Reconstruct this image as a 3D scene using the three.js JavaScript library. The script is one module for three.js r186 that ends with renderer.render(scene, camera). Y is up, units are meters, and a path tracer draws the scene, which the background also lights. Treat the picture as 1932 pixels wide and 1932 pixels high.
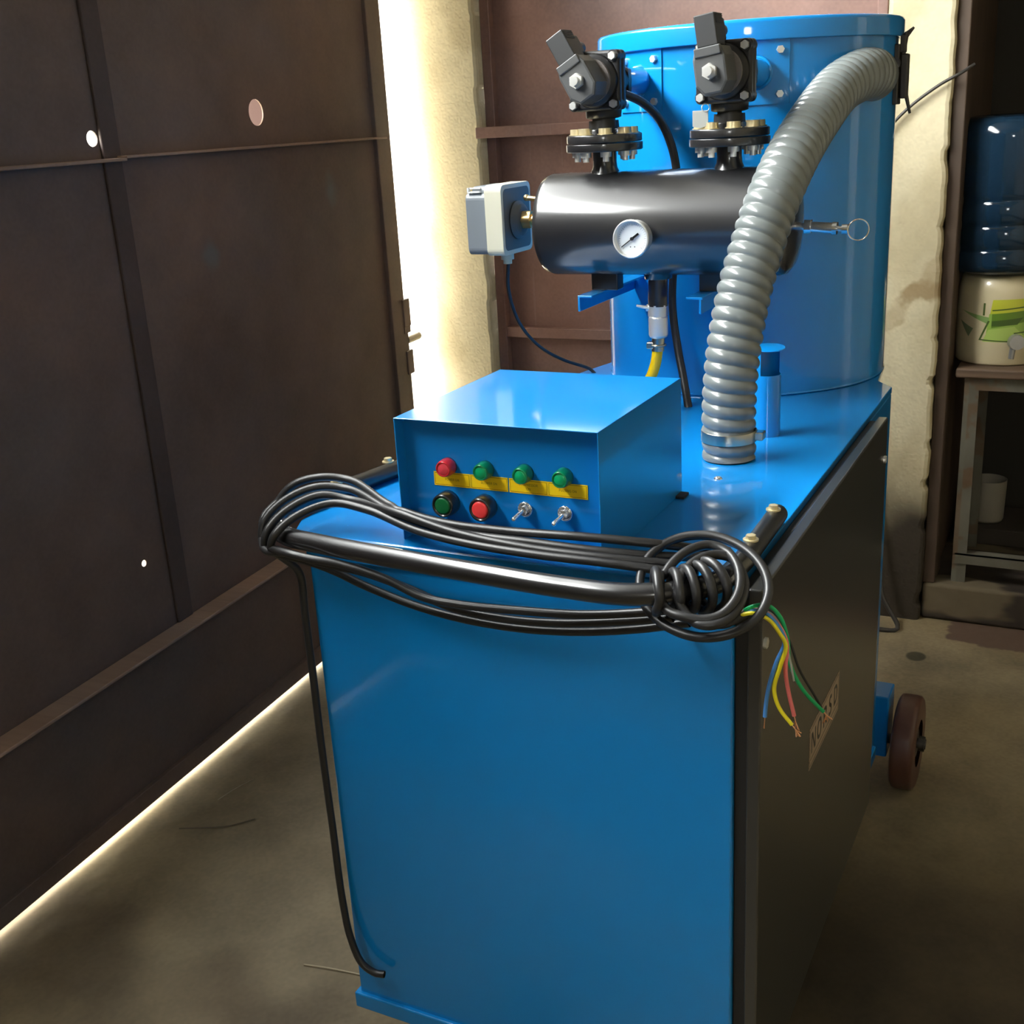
import * as THREE from 'three';
import { RoundedBoxGeometry } from 'three/addons/geometries/RoundedBoxGeometry.js';
import { RectAreaLightUniformsLib } from 'three/addons/lights/RectAreaLightUniformsLib.js';
import { mergeGeometries } from 'three/addons/utils/BufferGeometryUtils.js';

// ---------------------------------------------------------------- camera, sky, exposure
const scene = new THREE.Scene();
const camera = new THREE.PerspectiveCamera(47.77, 1, 0.02, 100);
camera.position.set(0.9466, 1.4423, 1.1918);
camera.rotation.set(-0.3262, 0.4836, -0.0588, 'YXZ');
scene.background = new THREE.Color(0.98, 1, 0.98);
scene.backgroundIntensity = 38;
// daylight stand-in: area light in an unseen ventilator added above the gate
const winY0 = 2.25, winY1 = 2.95, winZ0 = -1.25, winZ1 = 1.45;
RectAreaLightUniformsLib.init();
const addedDaylight = new THREE.RectAreaLight(new THREE.Color(0.98, 1, 0.98), 30, winZ1 - winZ0 - 0.1, winY1 - winY0 - 0.1);
addedDaylight.position.set(-0.76, (winY0 + winY1) / 2, (winZ0 + winZ1) / 2);
addedDaylight.lookAt(2, (winY0 + winY1) / 2 - 0.001, (winZ0 + winZ1) / 2);
scene.add(addedDaylight);
const renderer = new THREE.WebGLRenderer({ antialias: true });
renderer.toneMapping = THREE.LinearToneMapping;
renderer.toneMappingExposure = 1.0;
renderer.shadowMap.enabled = true;

// ---------------------------------------------------------------- helpers
const V = (x, y, z) => new THREE.Vector3(x, y, z);
const used = {};
function numbered(name) {
  if (used[name] === undefined) { used[name] = 0; return name; }
  used[name]++;
  return name + '_' + String(used[name]).padStart(3, '0');
}
function seeded(s) { let a = s >>> 0; return () => { a = (a + 0x6d2b79f5) >>> 0; let t = Math.imul(a ^ (a >>> 15), 1 | a); t = (t + Math.imul(t ^ (t >>> 7), 61 | t)) ^ t; return ((t ^ (t >>> 14)) >>> 0) / 4294967296; }; }
function hash(x, y, s) { let h = Math.imul(x, 374761393) + Math.imul(y, 668265263) + Math.imul(s, 1274126177); h = Math.imul(h ^ (h >>> 13), 1274126177); return ((h ^ (h >>> 16)) >>> 0) / 4294967296; }
function vnoise(x, y, s) {
  const xi = Math.floor(x), yi = Math.floor(y), fx = x - xi, fy = y - yi, u = fx * fx * (3 - 2 * fx), v = fy * fy * (3 - 2 * fy);
  const a = hash(xi, yi, s), b = hash(xi + 1, yi, s), c = hash(xi, yi + 1, s), d = hash(xi + 1, yi + 1, s);
  return a + (b - a) * u + (c - a) * v + (a - b - c + d) * u * v;
}
function fbm(x, y, s, n = 5) { let r = 0, a = 0.5, t = 0; for (let i = 0; i < n; i++) { r += a * vnoise(x, y, s + i); t += a; a *= 0.5; x *= 2.03; y *= 2.03; } return r / t; }
const clamp = (x, a = 0, b = 1) => Math.min(b, Math.max(a, x));
const smooth = (a, b, x) => { const t = clamp((x - a) / (b - a)); return t * t * (3 - 2 * t); };
const lin2s = (v) => Math.round(255 * clamp(v <= 0.0031308 ? v * 12.92 : 1.055 * Math.pow(v, 1 / 2.4) - 0.055));
// a colour map computed from real positions: fn(u metres, v metres) -> linear rgb; spans [u0,u1] x [v0,v1]
function colourMap(w, h, u0, u1, v0, v1, fn) {
  const d = new Uint8Array(w * h * 4);
  for (let j = 0; j < h; j++) for (let i = 0; i < w; i++) {
    const c = fn(u0 + (u1 - u0) * (i + 0.5) / w, v0 + (v1 - v0) * (j + 0.5) / h), k = (j * w + i) * 4;
    d[k] = lin2s(c[0]); d[k + 1] = lin2s(c[1]); d[k + 2] = lin2s(c[2]); d[k + 3] = 255;
  }
  const t = new THREE.DataTexture(d, w, h); t.colorSpace = THREE.SRGBColorSpace;
  t.magFilter = THREE.LinearFilter; t.minFilter = THREE.LinearFilter; t.wrapS = t.wrapT = THREE.RepeatWrapping; t.needsUpdate = true;
  return t;
}
function greyMap(n, fn) {
  const d = new Uint8Array(n * n * 4);
  for (let j = 0; j < n; j++) for (let i = 0; i < n; i++) { const v = Math.round(255 * clamp(fn(i / n, j / n))), k = (j * n + i) * 4; d[k] = d[k + 1] = d[k + 2] = v; d[k + 3] = 255; }
  const t = new THREE.DataTexture(d, n, n); t.magFilter = t.minFilter = THREE.LinearFilter; t.wrapS = t.wrapT = THREE.RepeatWrapping; t.needsUpdate = true; return t;
}
// uv = world metres mapped to [0,1] of the map's span; axes chosen per face by the normal
function planarUV(g, u0, u1, v0, v1, pick) {
  const p = g.attributes.position, uv = new Float32Array(p.count * 2);
  for (let i = 0; i < p.count; i++) { const [u, v] = pick(p.getX(i), p.getY(i), p.getZ(i)); uv[2 * i] = (u - u0) / (u1 - u0); uv[2 * i + 1] = (v - v0) / (v1 - v0); }
  g.setAttribute('uv', new THREE.BufferAttribute(uv, 2)); return g;
}
function norm(g) { let q = g.index ? g.toNonIndexed() : g; for (const k of Object.keys(q.attributes)) if (!['position', 'normal', 'uv'].includes(k)) q.deleteAttribute(k); if (!q.attributes.uv) q.setAttribute('uv', new THREE.BufferAttribute(new Float32Array(q.attributes.position.count * 2), 2)); return q; }
function merged(list) { return list.length === 1 ? list[0] : mergeGeometries(list.map(norm)); }
const OFF = V(0, 0, 0);
function obj(name, geoms, mat, parent, label) {
  const m = new THREE.Mesh(Array.isArray(geoms) ? merged(geoms) : geoms, mat);
  m.name = numbered(name); m.castShadow = m.receiveShadow = true;
  if (label) m.userData.label = label;
  (parent || scene).add(m);
  return m;
}
function thing(name, label, category, pos = [0, 0, 0], group) {
  const o = new THREE.Group(); o.name = numbered(name); o.position.set(...pos); o.userData = { label, category };
  if (group) o.userData.group = group;
  scene.add(o); return o;
}
function tag(o, label, category, group) { o.userData.label = label; o.userData.category = category; if (group) o.userData.group = group; return o; }
function struct(name, geoms, mat, label) { const o = obj(name, geoms, mat); o.userData.kind = 'structure'; if (label) { o.userData.label = label; } return o; }
// geometry
function bx(x0, x1, y0, y1, z0, z1, r = 0) {
  const w = x1 - x0, h = y1 - y0, d = z1 - z0;
  const g = r > 0 ? new RoundedBoxGeometry(w, h, d, 2, Math.min(r, w / 2.01, h / 2.01, d / 2.01)) : new THREE.BoxGeometry(w, h, d);
  return g.translate((x0 + x1) / 2, (y0 + y1) / 2, (z0 + z1) / 2);
}
const UPV = V(0, 1, 0);
function place(g, at, dir) { const q = new THREE.Quaternion().setFromUnitVectors(UPV, V(...dir).normalize()); return g.applyQuaternion(q).translate(...at); }
function cyl(a, b, r0, r1 = r0, n = 28, open = false) {
  const A = V(...a), B = V(...b), d = B.clone().sub(A);
  return place(new THREE.CylinderGeometry(r1, r0, d.length(), n, 1, open), A.clone().add(B).multiplyScalar(0.5).toArray(), d.toArray());
}
function hex(at, dir, r, h) { const D = V(...dir).normalize(); return place(new THREE.CylinderGeometry(r * 0.97, r, h, 6), V(...at).addScaledVector(D, h / 2).toArray(), D.toArray()); }
function lathe(pts, at, dir = [0, 1, 0], n = 48) { return place(new THREE.LatheGeometry(pts.map(([r, y]) => new THREE.Vector2(r, y)), n), at, dir); }
function tube(pts, r, seg = 80, n = 10, closed = false) { return new THREE.TubeGeometry(new THREE.CatmullRomCurve3(pts.map((p) => V(...p)), closed, 'centripetal'), seg, r, n, closed); }
function ball(at, r, n = 14) { return new THREE.SphereGeometry(r, n, n).translate(...at); }
function torus(at, dir, R, r, n = 40) { const q = new THREE.Quaternion().setFromUnitVectors(V(0, 0, 1), V(...dir).normalize()); return new THREE.TorusGeometry(R, r, 10, n).applyQuaternion(q).translate(...at); }
function prism(pts, z0, z1, bevel = 0.002, holes = []) {   // outline in x,y extruded along z
  const s = new THREE.Shape(pts.map(([x, y]) => new THREE.Vector2(x, y)));
  for (const h of holes) { const p = new THREE.Path(); p.absarc(h[0], h[1], h[2], 0, Math.PI * 2, true); s.holes.push(p); }
  const b = Math.min(bevel, (z1 - z0) / 3);
  return new THREE.ExtrudeGeometry(s, { depth: z1 - z0 - 2 * b, bevelEnabled: b > 0, bevelThickness: b, bevelSize: b, bevelOffset: -b, bevelSegments: 2, curveSegments: 20 }).translate(0, 0, z0 + b);
}
const rotZ = (g, a, x, y) => g.translate(-x, -y, 0).rotateZ(a).translate(x, y, 0);

// ---------------------------------------------------------------- materials
const std = (c, rough, metal = 0, extra = {}) => new THREE.MeshStandardMaterial({ color: new THREE.Color().setRGB(...c), roughness: rough, metalness: metal, ...extra });
const phy = (c, rough, extra = {}) => new THREE.MeshPhysicalMaterial({ color: new THREE.Color().setRGB(...c), roughness: rough, ...extra });
const peel = greyMap(256, (u, v) => 0.5 * vnoise(u * 64, v * 64, 3) + 0.5 * vnoise(u * 23, v * 23, 8));
const M = {
  blue: phy([0.002, 0.215, 0.6], 0.36, { specularIntensity: 0.35, clearcoat: 1, clearcoatRoughness: 0.07 }),
  blueMatt: phy([0.002, 0.165, 0.5], 0.38, { specularIntensity: 0.35, clearcoat: 0.6, clearcoatRoughness: 0.15 }),
  panel: phy([0.03, 0.031, 0.03], 0.3, { clearcoat: 0.6, clearcoatRoughness: 0.2 }),
  black: phy([0.012, 0.012, 0.013], 0.32, { clearcoat: 0.8, clearcoatRoughness: 0.14 }),
  tank: phy([0.016, 0.016, 0.017], 0.4, { clearcoat: 1, clearcoatRoughness: 0.13 }),
  plastic: std([0.022, 0.023, 0.024], 0.5),
  plasticGrey: std([0.06, 0.062, 0.062], 0.5),
  cast: std([0.014, 0.014, 0.015], 0.42, 0.2),
  rubber: std([0.017, 0.017, 0.018], 0.45),
  gasket: std([0.01, 0.01, 0.011], 0.6),
  cable: std([0.016, 0.016, 0.017], 0.4),
  zinc: std([0.72, 0.62, 0.38], 0.34, 0.7),
  steel: std([0.74, 0.74, 0.71], 0.32, 0.6),
  chrome: std([0.88, 0.89, 0.9], 0.14, 0.85),
  brass: std([0.72, 0.52, 0.25], 0.3, 1),
  tag: std([0.55, 0.57, 0.53], 0.35, 0.6),
  hose: phy([0.15, 0.168, 0.166], 0.3, { clearcoat: 0.4, clearcoatRoughness: 0.15 }),
  clamp: std([0.5, 0.47, 0.38], 0.3, 1),
  cream: std([0.66, 0.64, 0.5], 0.4),
  coverGrey: std([0.2, 0.225, 0.25], 0.42),
  switchDark: std([0.1, 0.105, 0.1], 0.5),
  dial: std([0.8, 0.82, 0.82], 0.4),
  ink: std([0.01, 0.01, 0.01], 0.5),
  red: phy([0.55, 0.02, 0.03], 0.3, { clearcoat: 0.5 }),
  redCap: std([0.75, 0.045, 0.045], 0.4),
  green: phy([0.0, 0.19, 0.07], 0.3, { clearcoat: 0.5 }),
  greenLens: phy([0.0, 0.3, 0.11], 0.35, { clearcoat: 0.3 }),
  redLens: phy([0.62, 0.05, 0.07], 0.35, { clearcoat: 0.3 }),
  greenCap: std([0.0, 0.1, 0.025], 0.4),
  yellow: std([0.78, 0.5, 0.0], 0.4),
  wheel: std([0.095, 0.04, 0.028], 0.4),
  hub: std([0.06, 0.055, 0.05], 0.5, 0.5),
  copper: std([0.85, 0.45, 0.27], 0.3, 1),
  silverBlue: std([0.12, 0.16, 0.2], 0.4),
};
const wire = { green: std([0.0, 0.42, 0.14], 0.4), yellow: std([0.9, 0.78, 0.02], 0.4), blue: std([0.07, 0.27, 0.7], 0.4), red: std([0.85, 0.2, 0.2], 0.4), white: std([0.4, 0.42, 0.4], 0.4), black: M.cable };

// ================================================================ THE SETTING
// floor: worn concrete, one map from real positions
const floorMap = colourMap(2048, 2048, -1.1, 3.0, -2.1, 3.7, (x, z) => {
  const a = fbm(x * 1.6, z * 1.6, 11, 5), b = fbm(x * 9, z * 9, 21, 4), c = vnoise(x * 160, z * 160, 31);
  let k = 0.62 + 0.5 * (a - 0.5) + 0.34 * (b - 0.5) + 0.1 * (c - 0.5);
  const warm = fbm(x * 2.3 + 7, z * 2.3, 41, 3);
  let r = 0.36 * k, g = (0.285 + 0.03 * (0.5 - warm)) * k, bl = (0.165 + 0.06 * (0.5 - warm)) * k;
  const dust = smooth(-1.15, -1.5, z + 0.25 * (a - 0.5)) * smooth(0.3, 0.5, x); r *= 1 + 0.38 * dust; g *= 1 + 0.36 * dust; bl *= 1 + 0.34 * dust;  // dust mask: light painted into the far right floor colour
  const stain = (1 - dust) * smooth(0.56, 0.72, fbm(x * 2.1 + 3, z * 2.1 + 9, 55, 4));             // old oil
  r *= 1 - 0.42 * stain; g *= 1 - 0.45 * stain; bl *= 1 - 0.45 * stain;
  const e = 0.07 * (fbm(x * 16, z * 16, 61, 4) - 0.5);                                // wet red-brown patch along the step
  const wet = smooth(0.0, 0.012, (x - 0.66) * 0.9 + e + 0.02) * smooth(0.0, 0.012, -(z + 1.95 - 0.06 * (x - 0.7)) + e);
  r += (0.105 - r) * wet * 0.9; g += (0.06 - g) * wet * 0.9; bl += (0.042 - bl) * wet * 0.9;
  const sp = smooth(0.028, 0.02, Math.hypot((x - 0.579) * 1.0, (z + 1.821) * 0.9) + 0.01 * (b - 0.5)); // small oil spot
  const paintedShade = smooth(0.75, 0.3, Math.hypot((x - 1.0) * 0.9, (z + 0.45) * 1.1) + 0.35 * (a - 0.5)); r *= 1 - 0.68 * paintedShade; g *= 1 - 0.7 * paintedShade; bl *= 1 - 0.72 * paintedShade;  // shade beside the machine, painted into the floor colour
  r *= 1 - 0.75 * sp; g *= 1 - 0.72 * sp; bl *= 1 - 0.75 * sp;
  return [r, g, bl];
});
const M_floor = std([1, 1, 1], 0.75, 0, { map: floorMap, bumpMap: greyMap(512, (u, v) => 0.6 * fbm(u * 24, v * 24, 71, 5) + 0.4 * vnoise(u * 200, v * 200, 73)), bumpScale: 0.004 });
struct('floor', planarUV(bx(-1.1, 2.6, -0.15, 0, -3.0, 3.8), -1.1, 3.0, -2.1, 3.7, (x, y, z) => [x, z]), M_floor, 'worn olive brown concrete workshop floor with oil stains and painted light and shade');
struct('ground_outside', bx(-14, -1.1, -0.15, -0.004, -10, 8), std([0.45, 0.41, 0.32], 0.9), 'sunlit bare concrete yard outside the gate');

// plaster
const plaster = (seed, dirtTo, patch) => (x, y) => {
  const a = fbm(x * 3.1, y * 3.1, seed, 5), b = fbm(x * 17, y * 17, seed + 9, 4), c = vnoise(x * 140, y * 140, seed + 5);
  const k = 0.93 + 0.3 * (a - 0.5) + 0.16 * (b - 0.5) + 0.07 * (c - 0.5);
  let r = 0.66 * k, g = 0.58 * k, bl = 0.385 * k;
  const blot = smooth(0.56, 0.7, fbm(x * 5 + 4, y * 4, seed + 17, 4)) * 0.3;
  r += (0.36 - r) * blot; g += (0.27 - g) * blot; bl += (0.13 - bl) * blot;
  if (patch) { const e = 0.1 * (fbm(x * 14, y * 14, seed + 3, 5) - 0.5); const p = smooth(0.0, 0.02, 0.055 - Math.abs((y - 0.93) - 0.75 * (x - 0.47)) + e) * smooth(0.4, 0.44, x + e) * (0.45 + 0.55 * smooth(0.4, 0.6, b)); r += (0.3 - r) * p * 0.8; g += (0.2 - g) * p * 0.8; bl += (0.09 - bl) * p * 0.8; }
  const d = smooth(dirtTo + 0.14, dirtTo - 0.12, y + 0.22 * (fbm(x * 7, y * 5, seed + 23, 4) - 0.5));
  r += (0.042 * k - r) * d; g += (0.031 * k - g) * d; bl += (0.019 * k - bl) * d;
  return [r, g, bl];
};
const plasterBump = greyMap(512, (u, v) => 0.7 * fbm(u * 10, v * 10, 91, 6) + 0.3 * vnoise(u * 90, v * 90, 97));
const pierMap = colourMap(512, 1024, 0.3, 0.8, 0, 2.0, plaster(101, 0.4, true));
const pb = plasterBump.clone(); pb.repeat.set(1, 4); pb.needsUpdate = true;
const M_pier = std([1, 1, 1], 0.85, 0, { map: pierMap, bumpMap: pb, bumpScale: 0.0022 });
const leftMap = colourMap(512, 1024, -1.1, -0.6, 0, 2.0, plaster(131, 0.1, false));
const M_leftPier = std([1, 1, 1], 0.85, 0, { map: leftMap, bumpMap: pb, bumpScale: 0.0022 });
const wallMap = colourMap(1024, 1024, 0, 4, 0, 4, plaster(151, 0.3, false));
const M_wall = std([0.5, 0.5, 0.5], 0.88, 0, { map: wallMap });
const side = (x, y, z) => [x + z, y];
const wallUV = (g) => planarUV(g, 0, 4, 0, 4, side);
// rough-edged pier: outline in plan with a knocked arris, extruded upward in wobbling courses
function pierGeo(x0, x1, z0, z1, y1, seed, wob) {
  const ny = 260, ring = []; const cr = 0.012;
  const base = [[x0 + cr, z1], [x1 - cr, z1], [x1 - 0.3 * cr, z1 - 0.3 * cr], [x1, z1 - cr], [x1, z0], [x0, z0], [x0, z1 - cr], [x0 + 0.3 * cr, z1 - 0.3 * cr]];
  const pos = [], idx = [];
  for (let j = 0; j <= ny; j++) {
    const y = y1 * j / ny;
    base.forEach(([x, z], i) => {
      const er = (i >= 1 && i <= 3) ? wob * (fbm(y * 26, 3.3, seed, 4) - 0.5) * 1.6 - wob * 1.3 * smooth(0.68, 0.78, vnoise(y * 17, 1.7, seed + 4)) : (i === 0 || i >= 6 ? wob * (fbm(y * 12, 9.1, seed + 7, 3) - 0.5) : 0);
      pos.push(x + er, y, z);
    });
  }
  const n = base.length;
  for (let j = 0; j < ny; j++) for (let i = 0; i < n; i++) { const a = j * n + i, b = j * n + (i + 1) % n, c = a + n, d = b + n; idx.push(a, b, c, b, d, c); }
  const g = new THREE.BufferGeometry(); g.setAttribute('position', new THREE.Float32BufferAttribute(pos, 3)); g.setIndex(idx);
  const q = g.toNonIndexed(); q.computeVertexNormals(); return q;
}
struct('wall_back', planarUV(pierGeo(0.388, 0.552, -2.85, -2.06, 3.3, 201, 0.006), 0.3, 0.8, 0, 2.0, (x, y, z) => [x + (z + 2.06), y]), M_pier, 'peeling cream plaster pier with brown dirt at its foot');
struct('wall_back_left', planarUV(pierGeo(-1.03, -0.787, -2.4, -2.05, 3.3, 221, 0.004), -1.1, -0.6, 0, 2.0, (x, y, z) => [x + (z + 2.05), y]), M_leftPier, 'cream plaster pier beside the open gate gap');
struct('wall_back_upper', [wallUV(bx(-0.787, 0.388, 2.2, 3.3, -2.3, -2.06)), wallUV(bx(0.552, 2.6, 2.1, 3.3, -2.3, -2.06)), wallUV(bx(1.6, 2.6, 0, 2.1, -2.3, -2.06))], M_wall);
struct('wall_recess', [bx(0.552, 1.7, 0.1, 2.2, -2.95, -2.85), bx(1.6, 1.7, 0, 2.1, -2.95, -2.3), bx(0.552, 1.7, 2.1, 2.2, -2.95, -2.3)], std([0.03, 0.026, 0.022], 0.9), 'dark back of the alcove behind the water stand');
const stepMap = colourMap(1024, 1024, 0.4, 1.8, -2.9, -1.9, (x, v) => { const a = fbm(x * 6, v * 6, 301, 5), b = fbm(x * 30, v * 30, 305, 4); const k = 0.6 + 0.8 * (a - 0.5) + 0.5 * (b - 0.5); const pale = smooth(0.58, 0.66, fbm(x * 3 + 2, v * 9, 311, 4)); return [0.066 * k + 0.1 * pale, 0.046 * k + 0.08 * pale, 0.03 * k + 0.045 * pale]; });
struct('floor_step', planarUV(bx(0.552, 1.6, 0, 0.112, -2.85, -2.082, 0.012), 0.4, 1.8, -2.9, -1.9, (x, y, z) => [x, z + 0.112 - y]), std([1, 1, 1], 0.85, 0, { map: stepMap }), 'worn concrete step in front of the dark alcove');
const M_wood = std([1, 1, 1], 0.6, 0, { map: colourMap(256, 512, 0, 0.3, 0, 2.2, (x, y) => { const g = fbm(x * 90, y * 3, 331, 4), k = 0.7 + 0.7 * (g - 0.5); return [0.1 * k, 0.062 * k, 0.038 * k]; }) });
struct('trim_1', [bx(0.552, 0.585, 0.112, 2.1, -2.2, -2.085, 0.004), bx(0.552, 0.574, 0.112, 2.1, -2.85, -2.2, 0.003)].map((g) => planarUV(g, 0, 0.3, 0, 2.2, (x, y, z) => [z + 2.5, y])), M_wood, 'dark brown wooden jamb lining the alcove');
const dz0 = -1.75, dz1 = -1.4;  // unseen side doorway, an opening added for fill light and reflections
struct('wall_right', [bx(2.4, 2.6, 0, 3.3, -2.06, dz0), bx(2.4, 2.6, 0, 3.3, dz1, 3.8), bx(2.4, 2.6, 2.1, 3.3, dz0, dz1)].map(wallUV), M_wall);
struct('added_wall_outside_right', bx(3.9, 4.2, 0, 3.6, -6, 5), std([0.08, 0.075, 0.065], 0.9), 'unseen wall added across the lane to dim the side doorway');  // added wall, keeps the sky through the side doorway dim
struct('added_ground_outside_right', bx(2.6, 4.2, -0.15, -0.004, -6, 5), std([0.08, 0.07, 0.06], 0.9), 'unseen concrete lane added outside the invented side doorway');  // added ground, belongs to the invented side doorway
const fX0 = 1.45, fX1 = 1.9, fY0 = 1.85, fY1 = 2.3;  // unseen high front window, added to light pier and cabinet front
struct('wall_front', [bx(-1.0, fX0, 0, 3.3, 3.6, 3.8), bx(fX1, 2.6, 0, 3.3, 3.6, 3.8), bx(fX0, fX1, 0, fY0, 3.6, 3.8), bx(fX0, fX1, fY1, 3.3, 3.6, 3.8)].map(wallUV), M_wall);
struct('wall_left', [bx(-0.95, -0.75, 0, winY0, 1.32, 3.8), bx(-0.95, -0.75, 2.15, winY0, winZ0, 1.32), bx(-1.15, -0.75, 2.15, 3.3, -2.4, winZ0), bx(-0.95, -0.75, winY0, 3.3, winZ1, 3.8), bx(-0.95, -0.75, winY1, 3.3, winZ0, winZ1)].map(wallUV), M_wall);
struct('added_window_1', [bx(-0.9, -0.86, winY0, winY0 + 0.04, winZ0, winZ1), bx(-0.9, -0.86, winY1 - 0.04, winY1, winZ0, winZ1), bx(-0.9, -0.86, winY0, winY1, winZ0, winZ0 + 0.04), bx(-0.9, -0.86, winY0, winY1, winZ1 - 0.04, winZ1)], std([0.08, 0.06, 0.045], 0.6), 'unseen ventilator frame added above the gate as a light opening');  // frame of the added ventilator that supplies the main light
struct('added_canopy_outside', bx(-2.9, -1.15, 2.3, 2.4, -4.5, -0.6), std([0.12, 0.11, 0.1], 0.9), 'unseen canopy slab added over the yard to shade the gate gap');  // added out of view to keep high sky off the left pier
struct('added_wall_outside', bx(-5.6, -5.2, 0, 5, -10, 8), std([0.36, 0.33, 0.27], 0.9), 'wall added across the yard to dim the light in the gap');  // added to cut the sky brightness reaching the gate gap
struct('ceiling', bx(-1.2, 2.7, 3.3, 3.42, -3.0, 3.9), std([0.12, 0.115, 0.1], 0.9));

// gate leaf (left): local x runs from the hinge to the free edge, local z points into the room
const rust = (s, r, g, b, amt) => (x, y) => { const a = fbm(x * 2.2, y * 2.2, s, 5), c = fbm(x * 12, y * 12, s + 8, 4), f = vnoise(x * 170, y * 170, s + 2), w = fbm(x * 3.3 + 5, y * 3.3, s + 14, 3); const k = 1 + amt * (a - 0.5) + 0.35 * (c - 0.5) + 0.14 * (f - 0.5); return [r * k * (1 + 0.35 * (w - 0.5)), g * k, b * k * (1 - 0.35 * (w - 0.5))]; };
const gateRust = rust(401, 0.125, 0.084, 0.066, 0.9);
const gateMap = colourMap(1024, 1024, -1.4, 2.1, 0, 2.2, (x, y) => {   // with two pale grey-blue rubbed smudges
  const c = gateRust(x, y);
  for (const [sx, sy, rx, ry] of [[1.538, 1.294, 0.035, 0.05], [0.964, 1.184, 0.035, 0.035]]) { const m = 0.7 * smooth(1.2, 0.2, Math.hypot((x - sx) / rx, (y - sy) / ry) + 0.8 * (fbm(x * 20, y * 20, 409, 3) - 0.5)); c[0] += (0.12 - c[0]) * m; c[1] += (0.13 - c[1]) * m; c[2] += (0.13 - c[2]) * m; }
  return c;
});
const M_gate = std([1, 1, 1], 0.62, 0.0, { map: gateMap });
const M_railLit = std([2.3, 2.25, 2.1], 0.7, 0, { map: gateMap });  // gate colour lightened to paint in the light on the rail ledges
const gateUV = (g) => planarUV(g, -1.4, 2.1, 0, 2.2, (x, y) => [x, y]);
const gate = new THREE.Group(); gate.name = numbered('door_1'); gate.position.set(-0.851, 0, 0.009); gate.rotation.y = Math.PI - Math.atan2(0.99649, 0.08367);
gate.userData = { kind: 'structure', label: 'dark brown sheet metal gate leaf with angle rails and drilled holes' }; scene.add(gate);
const gx0 = -1.3, gx1 = 1.888;
obj('gate_sheet', gateUV(prism([[gx0, 0.03], [gx1, 0.03], [gx1, 2.15], [gx0, 2.15]], -0.003, 0, 0, [[1.217, 1.495, 0.031], [0.624, 1.454, 0.0155], [0.568, 0.559, 0.0075]])), M_gate, gate);
obj('gate_rail', gateUV(bx(0.68, gx1 - 0.06, 1.412, 1.418, 0, 0.034, 0.002)), M_railLit, gate);
obj('gate_rail', gateUV(bx(gx0, 0.68, 1.407, 1.414, 0, 0.034, 0.002)), M_railLit, gate);
obj('gate_rail', [gateUV(bx(gx0, gx1, 0.375, 0.383, 0, 0.055, 0.003)), gateUV(bx(gx0, gx1, 0.345, 0.376, 0, 0.006, 0.001))], M_railLit, gate);
obj('gate_bottom_rail', gateUV(bx(gx0, gx1, 0.018, 0.06, -0.005, 0.012, 0.002)), M_gate, gate);
obj('gate_top_rail', gateUV(bx(gx0, gx1, 2.1, 2.15, -0.03, 0.03, 0.003)), M_gate, gate);
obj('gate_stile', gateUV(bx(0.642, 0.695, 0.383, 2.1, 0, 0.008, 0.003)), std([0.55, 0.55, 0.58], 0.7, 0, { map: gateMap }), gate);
obj('gate_edge_stile', gateUV(bx(gx1 - 0.085, gx1, 0.06, 2.1, -0.03, 0.012, 0.003)), M_gate, gate);
obj('hinge_stile', gateUV(bx(gx0, gx0 + 0.08, 0.06, 2.1, -0.03, 0.012, 0.003)), M_gate, gate);
const lat = obj('latch_plate', [bx(1.872, 1.916, 0.85, 0.935, -0.02, 0.016, 0.003), bx(1.872, 1.912, 0.83, 0.86, -0.02, 0.014), bx(1.872, 1.914, 0.7, 0.775, -0.02, 0.016, 0.003), bx(1.872, 1.896, 0.5, 0.71, -0.02, 0.012, 0.003), bx(1.872, 1.9, 0.76, 0.84, -0.02, 0.01)].map(gateUV), M_gate, gate);
obj('latch_bolt', cyl([1.9, 0.805, 0.0], [1.985, 0.805, 0.0], 0.0135), std([0.5, 0.42, 0.3], 0.5), lat, 'cream sliding bolt end');

// second metal door in the back wall
const door2Map = colourMap(1024, 1024, -0.9, 0.5, 0, 2.2, (x, y) => { const c = rust(441, 0.25, 0.14, 0.11, 0.6)(x, y); const sc = smooth(0.8, 0.86, fbm(x * 60, y * 2.2, 447, 3)) * 0.3; return c.map((v) => v + 0.1 * sc); });
const M_door2 = std([1, 1, 1], 0.4, 0, { map: door2Map });
const d2UV = (g) => planarUV(g, -0.9, 0.5, 0, 2.2, (x, y) => [x, y]);
const door2 = new THREE.Group(); door2.name = numbered('door_2'); door2.userData = { kind: 'structure', label: 'closed red-brown metal door with flat rails behind the machine' }; scene.add(door2);
obj('door_sheet', d2UV(bx(-0.786, 0.387, 0.02, 2.2, -2.13, -2.115)), M_door2, door2);
obj('door_frame', [d2UV(bx(-0.786, -0.755, 0.02, 2.2, -2.115, -2.085, 0.003)), d2UV(bx(0.36, 0.387, 0.02, 2.2, -2.115, -2.07, 0.003))], M_door2, door2);
obj('door_rail', d2UV(bx(-0.8, 0.36, 1.395, 1.427, -2.115, -2.04, 0.003)), M_door2, door2);
obj('door_rail', d2UV(bx(-0.755, 0.36, 0.785, 0.818, -2.115, -2.085, 0.003)), M_door2, door2);
obj('door_rail', d2UV(bx(-0.755, 0.36, 0.02, 0.07, -2.115, -2.085, 0.003)), M_door2, door2);
// plastered gate post out in the yard, seen through the drilled hole
struct('pillar_outside', bx(-2.7, -2.25, 0, 2.1, -3.3, -2.95, 0.01), std([0.04, 0.017, 0.0145], 0.85), 'pink painted gate post standing in the yard');

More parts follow.
